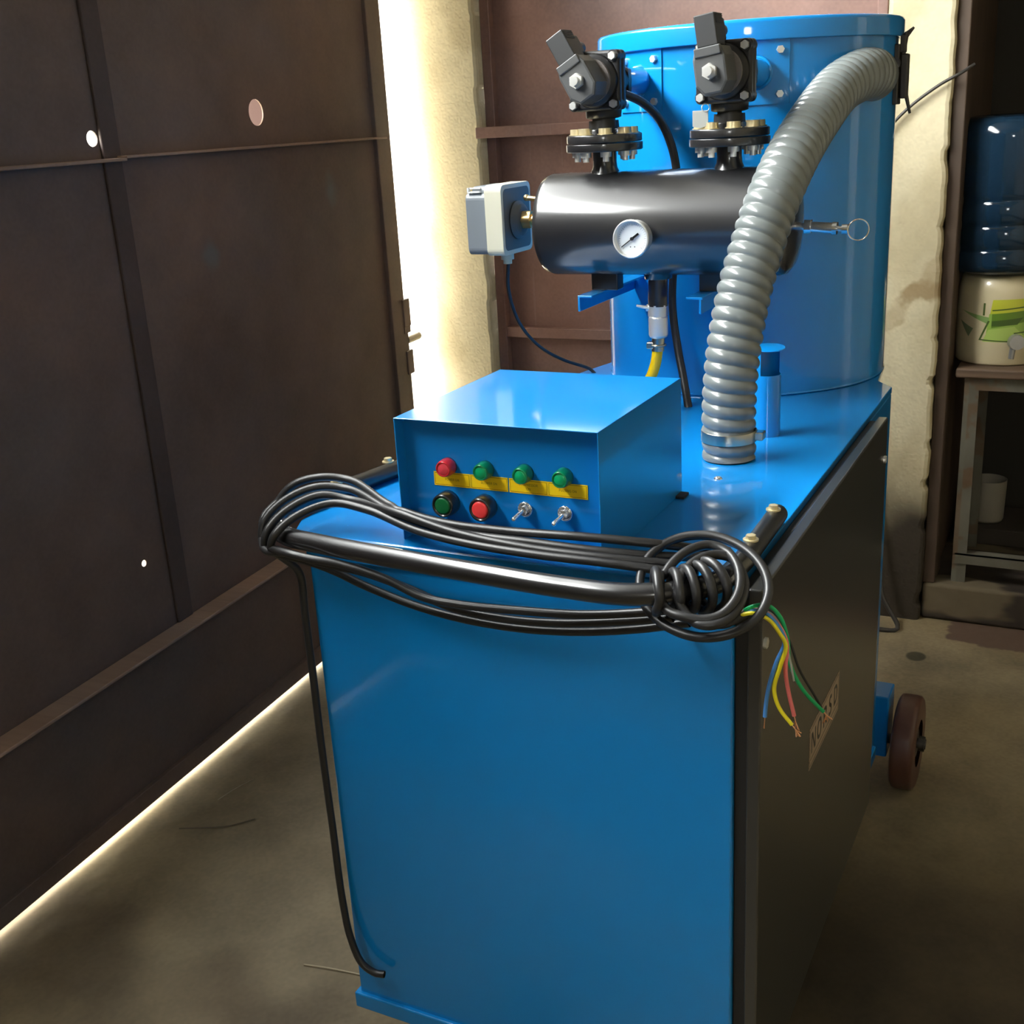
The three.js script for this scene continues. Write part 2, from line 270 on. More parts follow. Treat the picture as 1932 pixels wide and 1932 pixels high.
// ================================================================ THE MACHINE
const machine = thing('dust_collector', 'large blue wheeled dust collector cabinet with drum, black air tank and grey hose', 'machine', [0.3, 0, -0.55]);
const part = (name, g, m, label) => { const o = obj(name, g, m, machine, label); o.position.set(-0.3, 0.13, 0.55); return o; };
const partGroup = (name, label) => { const o = new THREE.Group(); o.name = numbered(name); o.position.set(-0.3, 0.13, 0.55); if (label) o.userData.label = label; machine.add(o); return o; };
const H = 0.792;

// cabinet
const cab = part('cabinet_body', [bx(0, 0.6, 0.012, 0.781, -1.05, 0, 0.004), cyl([0.277, 0.05, -1.18], [0.277, 0.781, -1.18], 0.262, 0.262, 64)], M.blue, 'blue painted sheet metal cabinet');
const plateG = prism([[-0.044, 0.05], [-0.02, 0.0], [0.6, 0.0], [0.6, 1.05], [0.566, 1.1], [0.55, 1.26], [0.45, 1.4], [0.277, 1.46], [0.1, 1.4], [0.0, 1.25], [-0.044, 1.05]], 0, 0.012, 0.0015).rotateX(-Math.PI / 2).translate(0, 0.78, 0);
const topPlate = part('top_plate', plateG, M.blue);
obj('front_flange', [bx(0.0, 0.6, 0.7905, 0.7945, -0.043, 0.003, 0.0015), bx(0.0, 0.6, 0.76, 0.7935, -0.001, 0.004, 0.0015)], M.blue, topPlate);
obj('glint_stud', [lathe([[0, 0.004], [0.004, 0.003], [0.0058, 0.0012], [0.0062, 0]], [0.459, 0.792, -0.4], [0, 1, 0], 20)], M.chrome, topPlate, 'small polished stud added in place of a reflected glint');  // stud added to imitate a bright reflection on the plate
obj('base_skirt', [bx(-0.007, 0.606, -0.004, 0.024, -1.04, 0.007, 0.003)], M.blue, cab);
// side panels with rubber gasket
for (const s of [1]) {
  const f = (x) => (s ? x : 0.598 - x);
  const X = (a, b) => (s ? [a, b] : [f(b), f(a)]);
  const sp = part('side_panel', bx(...X(0.616, 0.633), 0.03, 0.794, -0.815, -0.001, 0.003), M.panel, 'dark grey glossy removable side panel');
  obj('gasket', bx(...X(0.6, 0.617), 0.03, 0.782, -0.83, -0.006, 0.002), M.gasket, sp, 'black rubber gasket strip');
  if (!s) continue;
  for (const [y, z] of [[0.725, -0.012], [0.1, -0.012], [0.725, -0.79]]) obj('panel_screw', hex([0.633, y, z], [1, 0, 0], 0.007, 0.004), M.steel, sp);
  // lettered sticker
  const cv = document.createElement('canvas'); cv.width = 768; cv.height = 256; const c = cv.getContext('2d');
  c.fillStyle = '#a08c78'; c.fillRect(0, 0, 768, 256); c.fillStyle = '#5d5248'; c.fillRect(10, 10, 748, 236); c.fillStyle = '#a08c78'; c.fillRect(20, 20, 728, 216);
  c.fillStyle = '#5d5248'; c.fillRect(26, 200, 716, 10); c.fillStyle = '#1e1b18'; c.font = 'bold 178px sans-serif'; c.textAlign = 'center'; c.textBaseline = 'middle';
  'NORSD'.split('').forEach((ch, i) => c.fillText(ch, 96 + i * 144, 112));
  const tx = new THREE.CanvasTexture(cv); tx.colorSpace = THREE.SRGBColorSpace;
  const pg = new THREE.BoxGeometry(0.197, 0.066, 0.0006).rotateY(Math.PI / 2).translate(0.6334, 0.443, -0.366);
  obj('name_sticker', pg, std([1, 1, 1], 0.5, 0, { map: tx }), sp, 'silver brown sticker lettered NORSD');
}
// handle
const handlePts = [[-0.018, 0.805, -0.285], [-0.035, 0.805, -0.2], [-0.052, 0.805, -0.11], [-0.06, 0.803, -0.05], [-0.048, 0.8, 0.0], [-0.01, 0.798, 0.028], [0.05, 0.797, 0.037], [0.15, 0.796, 0.046], [0.3, 0.797, 0.061], [0.42, 0.798, 0.07], [0.5, 0.801, 0.072], [0.55, 0.804, 0.055], [0.585, 0.805, 0.015], [0.594, 0.805, -0.05], [0.593, 0.805, -0.12], [0.59, 0.805, -0.235]];
const hd = part('push_handle', tube(handlePts, 0.0132, 140, 20), M.black, 'black tubular push handle');
for (const [x, z, dx] of [[-0.018, -0.285, 0.2], [0.59, -0.235, 0]]) obj('handle_end', lathe([[0, 0.004], [0.009, 0.003], [0.0128, 0]], [x, 0.805, z], [dx, 0, -1], 20), M.black, hd);
for (const [x, z] of [[-0.03, -0.262], [-0.046, -0.145], [0.59, -0.212], [0.593, -0.095]]) obj('handle_bolt', [cyl([x, 0.8175, z], [x, 0.8195, z], 0.0095), hex([x, 0.8195, z], [0, 1, 0], 0.0065, 0.005)], M.zinc, hd);

// control box: folded hood, recessed panel
const box = partGroup('control_box', 'blue control box with lamps, buttons and toggles');
const bx0 = 0.146, bx1 = 0.43, bz0 = -0.32, bz1 = -0.02, by1 = 0.96, th = 0.0016;
obj('box_hood', [bx(bx0, bx1, by1 - th, by1, bz0, bz1, 0.0007), bx(bx0, bx0 + th, H, by1, bz0, bz1, 0.0007), bx(bx1 - th, bx1, H, by1, bz0, bz1, 0.0007), bx(bx0, bx1, H, by1, bz0, bz0 + th, 0.0007)], M.blue, box);
const pz = -0.04;
obj('front_panel', bx(bx0 + th, bx1 - th, H + 0.001, by1 - th, pz - 0.0016, pz), M.blueMatt, box);
obj('box_foot', bx(bx1 - 0.004, bx1 + 0.012, H, H + 0.004, bz0 + 0.004, bz0 + 0.028, 0.001), M.gasket, box);
const lamps = [[0.212, 'red', 'POWER ON'], [0.266, 'green', 'BLOWER ON'], [0.3215, 'green', 'COMPRESSOR\nON'], [0.3755, 'green', 'PULSING ON']];
for (const [x, col, text] of lamps) {
  const y = 0.8955;
  obj('indicator_bezel', lathe([[0.0, 0], [0.0118, 0], [0.0118, 0.004], [0.0112, 0.013], [0.0102, 0.0165], [0.0088, 0.0172], [0.0086, 0.0158], [0, 0.0156]], [x, y, pz], [0, 0, 1], 32), M[col], box, col + ' pilot lamp ring');
  obj('indicator_lens', lathe([[0, 0.0172], [0.005, 0.0169], [0.0082, 0.0158], [0.0084, 0.015]], [x, y, pz], [0, 0, 1], 28), M[col + 'Lens'], box, col + ' pilot lamp lens');
  const cv = document.createElement('canvas'); cv.width = 432; cv.height = 144; const c = cv.getContext('2d');
  c.fillStyle = '#e8c20c'; c.fillRect(0, 0, 432, 144); c.strokeStyle = '#3a3208'; c.lineWidth = 4; c.strokeRect(12, 12, 408, 120);
  c.fillStyle = '#5a4c0c'; c.font = '34px sans-serif'; c.textAlign = 'center'; c.textBaseline = 'middle';
  const ln = text.split('\n'); ln.forEach((t, i) => c.fillText(t, 216, 74 + (i - (ln.length - 1) / 2) * 42));
  const tx = new THREE.CanvasTexture(cv); tx.colorSpace = THREE.SRGBColorSpace;
  obj('label_plate', new THREE.BoxGeometry(0.0535, 0.0185, 0.0006).translate(x + 0.0035, 0.8775, pz + 0.0004), std([1, 1, 1], 0.45, 0, { map: tx }), box, 'yellow label reading ' + text.replace('\n', ' '));
}
for (const [x, cap, nm] of [[0.2085, 'greenCap', 'green'], [0.263, 'redCap', 'red']]) {
  obj('button_ring', lathe([[0, 0], [0.0162, 0], [0.0166, 0.006], [0.0158, 0.017], [0.0146, 0.0195], [0.0126, 0.019], [0.0122, 0.0165], [0, 0.016]], [x, 0.8462, pz], [0, 0, 1], 36), M.black, box, 'black ring of the ' + nm + ' push button');
  obj('push_button', lathe([[0, 0.0196], [0.009, 0.0195], [0.0112, 0.0185], [0.0116, 0.016]], [x, 0.8462, pz], [0, 0, 1], 32), M[cap], box, nm + ' push button cap');
}
for (const x of [0.3205, 0.3755]) {
  const y = 0.8485;
  obj('toggle_switch', [hex([x, y, pz], [0, 0, 1], 0.0088, 0.003), cyl([x, y, pz], [x, y, pz + 0.011], 0.0062, 0.0058, 20), torus([x, y, pz + 0.004], [0, 0, 1], 0.0088, 0.0013, 24), cyl([x, y, pz + 0.009], [x - 0.006, y - 0.007, pz + 0.024], 0.0024, 0.0032, 12), ball([x - 0.006, y - 0.007, pz + 0.024], 0.0033, 10)], M.chrome, box, 'chrome toggle switch');
}

// drum with lid
const DX = 0.277, DZ = -1.18, DR = 0.281;
const drum = part('filter_drum', lathe([[0, H], [DR + 0.0015, H], [DR + 0.0015, H + 0.003], [DR, H + 0.005], [DR, 1.424], [DR - 0.004, 1.424]], [DX, 0, DZ], [0, 1, 0], 96), M.blue, 'tall blue cylindrical filter drum');
obj('drum_lid', lathe([[DR + 0.001, 1.418], [DR + 0.0085, 1.418], [DR + 0.0095, 1.42], [DR + 0.0095, 1.447], [DR + 0.007, 1.4525], [DR, 1.4545], [0.1, 1.458], [0, 1.458]], [DX, 0, DZ], [0, 1, 0], 96), M.blue, drum);
const onDrum = (x, y, r) => { const dx = x - DX, dz = Math.sqrt(r * r - dx * dx); return [x, y, DZ + dz]; };
for (const px of [0.149, 0.372]) {   // curved saddle plates with bolts
  const g = new THREE.BoxGeometry(0.098, 0.105, 0.003, 12, 1, 1), p = g.attributes.position;
  for (let i = 0; i < p.count; i++) { const x = p.getX(i) + px, off = p.getZ(i); const q = onDrum(x, 0, DR + 0.0015 + off); p.setXYZ(i, x, p.getY(i) + 1.366, q[2]); }
  g.computeVertexNormals(); obj('saddle_plate', g, M.blue, drum);
  for (const dx of [-0.034, 0.034]) for (const dy of [-0.036, 0.036]) { const x = px + dx, q = onDrum(x, 1.366 + dy, DR + 0.003); obj('saddle_bolt', [hex(q, [x - DX, 0, q[2] - DZ], 0.0068, 0.006)], M.steel, drum); }
}
obj('toggle_latch', [bx(0.557, 0.566, 1.3, 1.405, -1.2, -1.16, 0.002), bx(0.565, 0.575, 1.39, 1.42, -1.19, -1.17, 0.002), cyl([0.568, 1.37, -1.186], [0.575, 1.425, -1.186], 0.003), cyl([0.568, 1.37, -1.174], [0.575, 1.425, -1.174], 0.003), bx(0.568, 0.581, 1.31, 1.388, -1.192, -1.168, 0.003), cyl([0.558, 1.372, -1.2], [0.558, 1.372, -1.158], 0.011), cyl([0.572, 1.418, -1.18], [0.587, 1.432, -1.18], 0.006, 0.002, 10), cyl([0.578, 1.318, -1.18], [0.587, 1.283, -1.18], 0.004, 0.0025, 8)], M.hub, drum, 'dull steel toggle latch holding the lid');

// air tank
const tz = -0.75, ty = 1.131, tr = 0.0885;
const tank = part('air_tank', lathe([[0, 0], [0.05, -0.004], [tr - 0.012, 0], [tr - 0.003, 0.004], [tr, 0.014], [tr, 0.42], [tr - 0.003, 0.43], [tr - 0.014, 0.438], [0.05, 0.443], [0, 0.443]].reverse(), [0.04, ty, tz], [1, 0, 0], 64), M.tank, 'black horizontal compressed air tank');
const valveX = [0.149, 0.37];
for (const x of valveX) {
  obj('tank_nozzle', lathe([[0.0285, 1.209], [0.0255, 1.2175], [0.0215, 1.226], [0.0205, 1.236], [0.0205, 1.256]], [x, 0, tz], [0, 1, 0], 32), M.black, tank);
  obj('flange', [lathe([[0.02, 1.253], [0.064, 1.253], [0.066, 1.2545], [0.066, 1.265], [0.0648, 1.2662], [0.02, 1.2662]], [x, 0, tz], [0, 1, 0], 48)], M.black, tank);
  obj('flange', [lathe([[0.02, 1.2672], [0.0632, 1.2672], [0.0648, 1.2685], [0.0648, 1.279], [0.0625, 1.281], [0.03, 1.281], [0.027, 1.288], [0.02, 1.29]], [x, 0, tz], [0, 1, 0], 48)], M.black, tank);
  for (let k = 0; k < 8; k++) {
    const a = k * Math.PI / 4 + 0.36, bxp = x + 0.047 * Math.cos(a), bzp = tz + 0.047 * Math.sin(a);
    obj('flange_bolt', [cyl([bxp, 1.281, bzp], [bxp, 1.2825, bzp], 0.0135, 0.0135, 20), hex([bxp, 1.2825, bzp], [0, 1, 0], 0.0115, 0.0085)], M.zinc, tank);
    obj('flange_nut', [hex([bxp, 1.253, bzp], [0, -1, 0], 0.0095, 0.0085), cyl([bxp, 1.2445, bzp], [bxp, 1.237, bzp], 0.0052, 0.0052, 12)], M.steel, tank);
  }
}
obj('tank_foot', bx(0.122, 0.172, 1.016, 1.052, -0.765, -0.735, 0.002), M.black, tank);
obj('tank_foot', bx(0.322, 0.36, 1.016, 1.052, -0.765, -0.735, 0.002), M.black, tank);

// pulse valves
valveX.forEach((x, i) => {
  const v = partGroup('pulse_valve', i ? 'right pulse valve with upright plug and grey tag' : 'left pulse valve with tilted plug');
  const y = 1.366, cx = x + 0.004, tilt = i ? 0.14 : 0.52;
  obj('valve_body', [
    lathe([[0.024, 1.306], [0.03, 1.308], [0.031, 1.32], [0.028, 1.33], [0.034, 1.345], [0.038, 1.366], [0.034, 1.388], [0.018, 1.4], [0, 1.402]], [x, 0, tz], [0, 1, 0], 32),
    cyl([x, y, tz], [x, y, -0.806], 0.031), hex([x, y, -0.79], [0, 0, -1], 0.036, 0.016),
    bx(cx - 0.046, cx + 0.046, y - 0.047, y + 0.047, -0.732, -0.716, 0.006), bx(cx - 0.046, cx + 0.046, y - 0.047, y + 0.047, -0.714, -0.7, 0.006),
    ...[[-1, -1], [1, -1], [-1, 1], [1, 1]].map(([a, b]) => cyl([cx + a * 0.036, y + b * 0.037, -0.73], [cx + a * 0.036, y + b * 0.037, -0.698], 0.0105, 0.0095, 18)),
    lathe([[0, 0], [0.044, 0], [0.04, 0.008], [0.026, 0.014], [0.0, 0.016]], [cx, y, -0.702], [0, 0, 1], 36)], M.cast, v);
  obj('coil_washer', cyl([cx, y, -0.69], [cx, y, -0.684], 0.0345, 0.0345, 36), std([0.16, 0.14, 0.13], 0.5), v);
  for (const [a, b] of [[-1, -1], [1, -1], [-1, 1], [1, 1]]) obj('cover_bolt', hex([cx + a * 0.036, y + b * 0.037, -0.698], [0, 0, 1], 0.0068, 0.007), M.steel, v);
  obj('hex_nipple', [hex([x, 1.283, tz], [0, 1, 0], 0.0265, 0.02), cyl([x, 1.302, tz], [x, 1.31, tz], 0.02)], M.cast, v);
  const oct = [[-0.026, -0.018], [-0.014, -0.034], [0.014, -0.034], [0.026, -0.018], [0.026, 0.02], [0.021, 0.034], [-0.021, 0.034], [-0.026, 0.02]].map(([a, b]) => [cx + a, y + b]);
  obj('coil', [rotZ(prism(oct, -0.685, -0.632, 0.004), tilt, cx, y), rotZ(bx(cx - 0.021, cx + 0.021, y + 0.022, y + 0.036, -0.638, -0.629, 0.002), tilt, cx, y)], M.plasticGrey, v, 'dark grey solenoid coil housing');
  const con = [bx(cx - 0.0165, cx + 0.0165, y + 0.036, y + 0.083, -0.676, -0.636, 0.002), bx(cx - 0.013, cx + 0.013, y + 0.044, y + 0.078, -0.7, -0.672, 0.004), cyl([cx, y + 0.062, -0.7], [cx, y + 0.062, -0.722], 0.0105, 0.0095, 16)];
  for (let k = 0; k < 5; k++) con.push(bx(cx - 0.0175, cx + 0.0175, y + 0.068 + k * 0.003, y + 0.0695 + k * 0.003, -0.674, -0.64));
  obj('plug_connector', con.map((g) => rotZ(g, tilt, cx, y)), M.plastic, v, 'black ribbed plug connector');
  obj('coil_nut', [hex([cx, y, -0.632], [0, 0, 1], 0.0125, 0.007), cyl([cx, y, -0.626], [cx, y, -0.617], 0.0075, 0.0072, 20)], M.steel, v);
  obj('outlet_pipe', [cyl([x, y, -0.8], [x, y, -0.945], 0.0235, 0.0235, 28), torus([x, y, onDrum(x, 0, DR + 0.004)[2]], [0, 0, 1], 0.0245, 0.004)], M.blue, v, 'short blue outlet pipe welded to the drum');
  if (i) obj('hang_tag', [rotZ(prism([[cx - 0.05, y - 0.08], [cx - 0.036, y - 0.083], [cx - 0.024, y - 0.079], [cx - 0.024, y - 0.056], [cx - 0.05, y - 0.056]], -0.7, -0.6985, 0.0003), 0, cx, y), torus([cx - 0.028, y - 0.052, -0.698], [0.3, 0.2, 1], 0.006, 0.0008, 16)], M.tag, v, 'small grey metal hang tag');
});
// pressure gauge
const gg = partGroup('pressure_gauge', 'round white-faced pressure gauge');
const gX = 0.242, gY = 1.117, gz = -0.636;
obj('gauge_case', [lathe([[0, -0.016], [0.026, -0.016], [0.029, -0.012], [0.03, 0.006], [0.0315, 0.008], [0.0315, 0.012], [0.0295, 0.0132], [0.0278, 0.012], [0.0275, 0.004], [0, 0.004]], [gX, gY, gz], [0, 0, 1], 48), cyl([gX, gY, -0.675], [gX, gY, gz - 0.014], 0.009)], M.steel, gg);
{
  const cv = document.createElement('canvas'); cv.width = cv.height = 256; const c = cv.getContext('2d');
  c.fillStyle = '#d8dde0'; c.fillRect(0, 0, 256, 256); c.strokeStyle = '#8a9298'; c.fillStyle = '#4c5358'; c.lineWidth = 3;
  for (let k = 0; k <= 30; k++) { const a = Math.PI * (0.75 + 1.5 * k / 30), l = k % 5 ? 104 : 96; c.beginPath(); c.moveTo(128 + l * Math.cos(a), 128 + l * Math.sin(a)); c.lineTo(128 + 114 * Math.cos(a), 128 + 114 * Math.sin(a)); c.stroke(); }
  c.beginPath(); c.arc(112, 190, 5, 0, 7); c.fill(); c.beginPath(); c.arc(146, 190, 5, 0, 7); c.fill();
  const tx = new THREE.CanvasTexture(cv); tx.colorSpace = THREE.SRGBColorSpace;
  obj('gauge_dial', new THREE.CircleGeometry(0.0274, 48).translate(gX, gY, gz + 0.0046), std([1, 1, 1], 0.4, 0, { map: tx, emissiveMap: null }), gg);
}
obj('gauge_needle', [rotZ(bx(gX - 0.023, gX + 0.014, gY - 0.0008, gY + 0.0008, gz + 0.006, gz + 0.007), 0.62, gX, gY), rotZ(bx(gX + 0.002, gX + 0.014, gY - 0.0018, gY + 0.0018, gz + 0.006, gz + 0.007), 0.62, gX, gY), cyl([gX, gY, gz + 0.004], [gX, gY, gz + 0.0085], 0.0028)], M.ink, gg);
// pressure switch
const ps = partGroup('pressure_switch', 'cream and grey pressure switch box');
const frame = (x0, x1, y0, y1, z0, z1, r) => { // rounded in the y-z plane
  const pts = []; const cs = [[z1 - r, y1 - r, 0], [z0 + r, y1 - r, 90], [z0 + r, y0 + r, 180], [z1 - r, y0 + r, 270]];
  for (const [a, b, s] of cs) for (let k = 0; k <= 5; k++) { const t = (s + k * 18) * Math.PI / 180; pts.push([-(a + r * Math.cos(t)), b + r * Math.sin(t)]); }
  return prism(pts.reverse(), x0, x1, 0.0012).rotateY(Math.PI / 2);
};
obj('switch_base', frame(-0.061, -0.027, 1.081, 1.205, -0.81, -0.69, 0.012), M.cream, ps, 'cream plastic switch base');
obj('switch_cover', [frame(-0.101, -0.0615, 1.083, 1.192, -0.806, -0.693, 0.012), frame(-0.09, -0.0615, 1.15, 1.203, -0.8, -0.7, 0.01)], M.coverGrey, ps, 'blue grey switch cover');
obj('cover_clip', [bx(-0.095, -0.072, 1.1925, 1.195, -0.7, -0.694), bx(-0.095, -0.072, 1.199, 1.2015, -0.702, -0.698), bx(-0.097, -0.094, 1.1925, 1.2015, -0.702, -0.694)], M.dial, ps);
obj('switch_plate', [frame(-0.0275, -0.0262, 1.089, 1.197, -0.802, -0.698, 0.01), lathe([[0, 0], [0.034, 0], [0.034, 0.004], [0.028, 0.006], [0.028, 0.011], [0.02, 0.014], [0, 0.014]], [-0.0265, 1.14, -0.75], [1, 0, 0], 36)], M.switchDark, ps);
obj('brass_fitting', [hex([-0.013, 1.14, -0.75], [1, 0, 0], 0.0175, 0.017), cyl([0.003, 1.14, -0.75], [0.045, 1.14, -0.75], 0.01), hex([0.012, 1.14, -0.75], [1, 0, 0], 0.0135, 0.006)], M.brass, ps);
obj('brass_fitting', [hex([0.017, 1.178, -0.755], [1, 0, 0], 0.0105, 0.014), cyl([-0.012, 1.178, -0.755], [0.045, 1.172, -0.75], 0.0045), ball([-0.008, 1.178, -0.755], 0.006)], M.brass, ps);
obj('cable_gland', [cyl([-0.046, 1.083, -0.74], [-0.046, 1.07, -0.74], 0.012, 0.012), cyl([-0.046, 1.072, -0.74], [-0.046, 1.062, -0.74], 0.008)], M.cream, ps);
part('switch_conduit', tube([[-0.046, 1.064, -0.742], [-0.056, 1.017, -0.755], [-0.064, 0.951, -0.8], [-0.072, 0.88, -0.9], [-0.062, 0.829, -1.0], [-0.022, 0.8, -1.05], [-0.012, 0.79, -1.052]], 0.0034, 60, 10), M.rubber, 'thin black conduit below the pressure switch');
// relief valve
const rv = partGroup('relief_valve', 'chrome pull-ring relief valve');
obj('valve_stem', [cyl([0.468, 1.1235, tz], [0.5, 1.1215, tz], 0.0065), hex([0.497, 1.1217, tz], [1, 0, 0], 0.0125, 0.0105), cyl([0.507, 1.121, tz], [0.543, 1.1185, tz], 0.009), hex([0.542, 1.1185, tz], [1, -0.05, 0], 0.0115, 0.007), cyl([0.548, 1.118, tz], [0.56, 1.117, tz], 0.0042), hex([0.557, 1.117, tz], [1, 0, 0], 0.0088, 0.009)], M.chrome, rv);
obj('pull_ring', torus([0.582, 1.1155, tz], [0.35, 0, 1], 0.0165, 0.0013), M.chrome, rv);
// brackets
for (const [x0, x1, leg] of [[0.122, 0.149, 0], [0.319, 0.348, 1]]) part('support_bracket', [bx(x0, x1, 1.012, 1.016, -0.935, -0.672, 0.001), leg ? bx(x1 - 0.006, x1 - 0.002, 0.988, 1.013, -0.93, -0.672, 0.001) : bx(x0, x0 + 0.004, 0.988, 1.013, -0.965, -0.672, 0.001)], M.blue, 'blue angle iron tank bracket');
// drain
const dr = partGroup('drain_valve', 'drain pipe with steel coupling under the tank');
obj('drain_pipe', [cyl([0.243, 1.052, tz], [0.242, 0.988, tz], 0.0175), lathe([[0.0175, 0], [0.024, -0.004], [0.026, 0.012]], [0.243, 1.04, tz])], M.black, dr);
obj('ball_valve', [hex([0.242, 0.99, tz], [0, -1, 0], 0.0185, 0.02), cyl([0.242, 0.982, tz], [0.222, 0.985, tz + 0.006], 0.006), cyl([0.226, 0.985, tz + 0.006], [0.205, 0.989, tz + 0.01], 0.0035, 0.002, 10)], M.steel, dr);
obj('coupling', lathe([[0.012, 0.931], [0.0155, 0.933], [0.017, 0.937], [0.0172, 0.966], [0.0165, 0.97], [0.012, 0.972]], [0.242, 0, tz]), M.steel, dr);
obj('hose_barb', [cyl([0.242, 0.934, tz], [0.24, 0.908, tz], 0.0115), torus([0.2415, 0.918, tz], [0, 1, 0], 0.0125, 0.002), bx(0.222, 0.236, 0.912, 0.924, tz - 0.006, tz + 0.01, 0.002)], M.clamp, dr);
part('yellow_hose', tube([[0.241, 0.922, tz], [0.239, 0.903, tz], [0.235, 0.882, tz], [0.226, 0.858, tz + 0.002], [0.212, 0.835, tz + 0.006], [0.198, 0.81, tz + 0.01], [0.192, 0.788, tz + 0.01]], 0.0096, 40, 14), M.yellow, 'yellow air hose');
part('black_conduit', tube([[0.174, 1.345, -0.78], [0.196, 1.327, -0.82], [0.214, 1.293, -0.86], [0.23, 1.245, -0.872], [0.236, 1.19, -0.877], [0.23, 1.08, -0.878], [0.226, 0.97, -0.872], [0.24, 0.89, -0.86], [0.256, 0.845, -0.84], [0.272, 0.8, -0.818], [0.276, 0.789, -0.812]], 0.0075, 90, 12), M.rubber, 'black ribbed conduit running behind the air tank');
// capped short pipe
const ep = part('capped_pipe', [cyl([0.463, H, -0.66], [0.463, 0.895, -0.66], 0.0215, 0.0215, 32, true), new THREE.CylinderGeometry(0.0215, 0.0215, 0.045, 24, 1, true, Math.PI * 0.75, Math.PI * 1.15).translate(0.463, 0.915, -0.66), lathe([[0.0205, H + 0.01], [0.0205, 0.895], [0.0215, 0.895]], [0.463, 0, -0.66])], new THREE.MeshPhysicalMaterial({ color: M.blue.color, roughness: 0.3, clearcoat: 0.5, clearcoatRoughness: 0.12, side: THREE.DoubleSide }), 'short blue vent pipe with a rain cap');
obj('rain_cap', lathe([[0, 0], [0.026, 0], [0.0268, 0.001], [0.026, 0.0022], [0, 0.003]], [0.464, 0.937, -0.66], [0.02, 1, 0.06]), M.blue, ep);
// flexible hose
function ribbed(pts, r0, amp, pitch, n) {
  const curve = new THREE.CatmullRomCurve3(pts.map((p) => V(...p)), false, 'centripetal'), L = curve.getLength();
  const rings = Math.round(L / pitch * 10), fr = curve.computeFrenetFrames(rings, false), pos = [], idx = [];
  for (let i = 0; i <= rings; i++) {
    const u = i / rings, c = curve.getPointAt(u);
    for (let k = 0; k <= n; k++) {
      const a = k / n * Math.PI * 2, ph = u * L / pitch + k / n, w = Math.abs(Math.sin(Math.PI * ph)), up = smooth(0.72, 0.95, u);
      const r = r0 * (1 + 0.1 * up) + amp * (1 - 0.5 * up) * (Math.pow(w, 0.6) - 0.7);
      const d = fr.normals[i].clone().multiplyScalar(Math.cos(a)).addScaledVector(fr.binormals[i], Math.sin(a));
      pos.push(c.x + r * d.x, c.y + r * d.y, c.z + r * d.z);
    }
  }
  for (let i = 0; i < rings; i++) for (let k = 0; k < n; k++) { const a = i * (n + 1) + k, b = a + 1, c = a + n + 1, d = c + 1; idx.push(a, b, c, b, d, c); }
  const g = new THREE.BufferGeometry(); g.setAttribute('position', new THREE.Float32BufferAttribute(pos, 3)); g.setIndex(idx); g.computeVertexNormals(); return g;
}
const hose = part('flexible_hose', ribbed([[0.443, 0.794, -0.51], [0.442, 0.863, -0.51], [0.444, 0.929, -0.515], [0.448, 0.992, -0.53], [0.454, 1.053, -0.555], [0.464, 1.113, -0.585], [0.476, 1.172, -0.62], [0.487, 1.231, -0.69], [0.497, 1.286, -0.8], [0.51, 1.333, -0.92], [0.53, 1.353, -1.01], [0.535, 1.353, -1.075], [0.512, 1.35, -1.12], [0.47, 1.35, -1.14]], 0.0405, 0.0055, 0.0195, 36), M.hose, 'thick grey ribbed suction hose');
obj('hose_clamp', [lathe([[0.0415, -0.0085], [0.0432, -0.008], [0.0432, 0.008], [0.0415, 0.0085]], [0.4425, 0.83, -0.51]), bx(0.482, 0.497, 0.824, 0.837, -0.525, -0.505, 0.002)], M.clamp, hose, 'steel band clamp');
// wheels
for (const s of [1, -1]) {
  const cx = s > 0 ? 0 : 0.597, mx = (x) => (s > 0 ? x : 0.597 - x), X = (a, b) => (s > 0 ? [a, b] : [mx(b), mx(a)]);
  const w = part('wheel', lathe([[0.052, -0.024], [0.096, -0.024], [0.102, -0.02], [0.104, -0.012], [0.104, 0.012], [0.102, 0.02], [0.096, 0.024], [0.052, 0.024]], [mx(0.652), -0.026, -1.17], [1, 0, 0], 56), M.wheel, 'red brown solid wheel');
  obj('wheel_hub', [lathe([[0, -0.02], [0.03, -0.02], [0.052, -0.008], [0.052, 0.008], [0.03, 0.02], [0, 0.02]], [mx(0.652), -0.026, -1.17], [1, 0, 0], 36), cyl([mx(0.57), -0.026, -1.17], [mx(0.69), -0.026, -1.17], 0.011), hex([mx(0.676), -0.026, -1.17], [s, 0, 0], 0.017, 0.012)], M.hub, w);
  obj('wheel_bracket', [bx(...X(0.56, 0.615), -0.05, 0.095, -1.2, -1.125, 0.004)], M.blueMatt, w, 'blue wheel bracket');
}
for (const x of [0.08, 0.52]) part('front_foot', [bx(x - 0.025, x + 0.025, -0.13, 0.02, -0.16, -0.11, 0.003)], M.blueMatt);

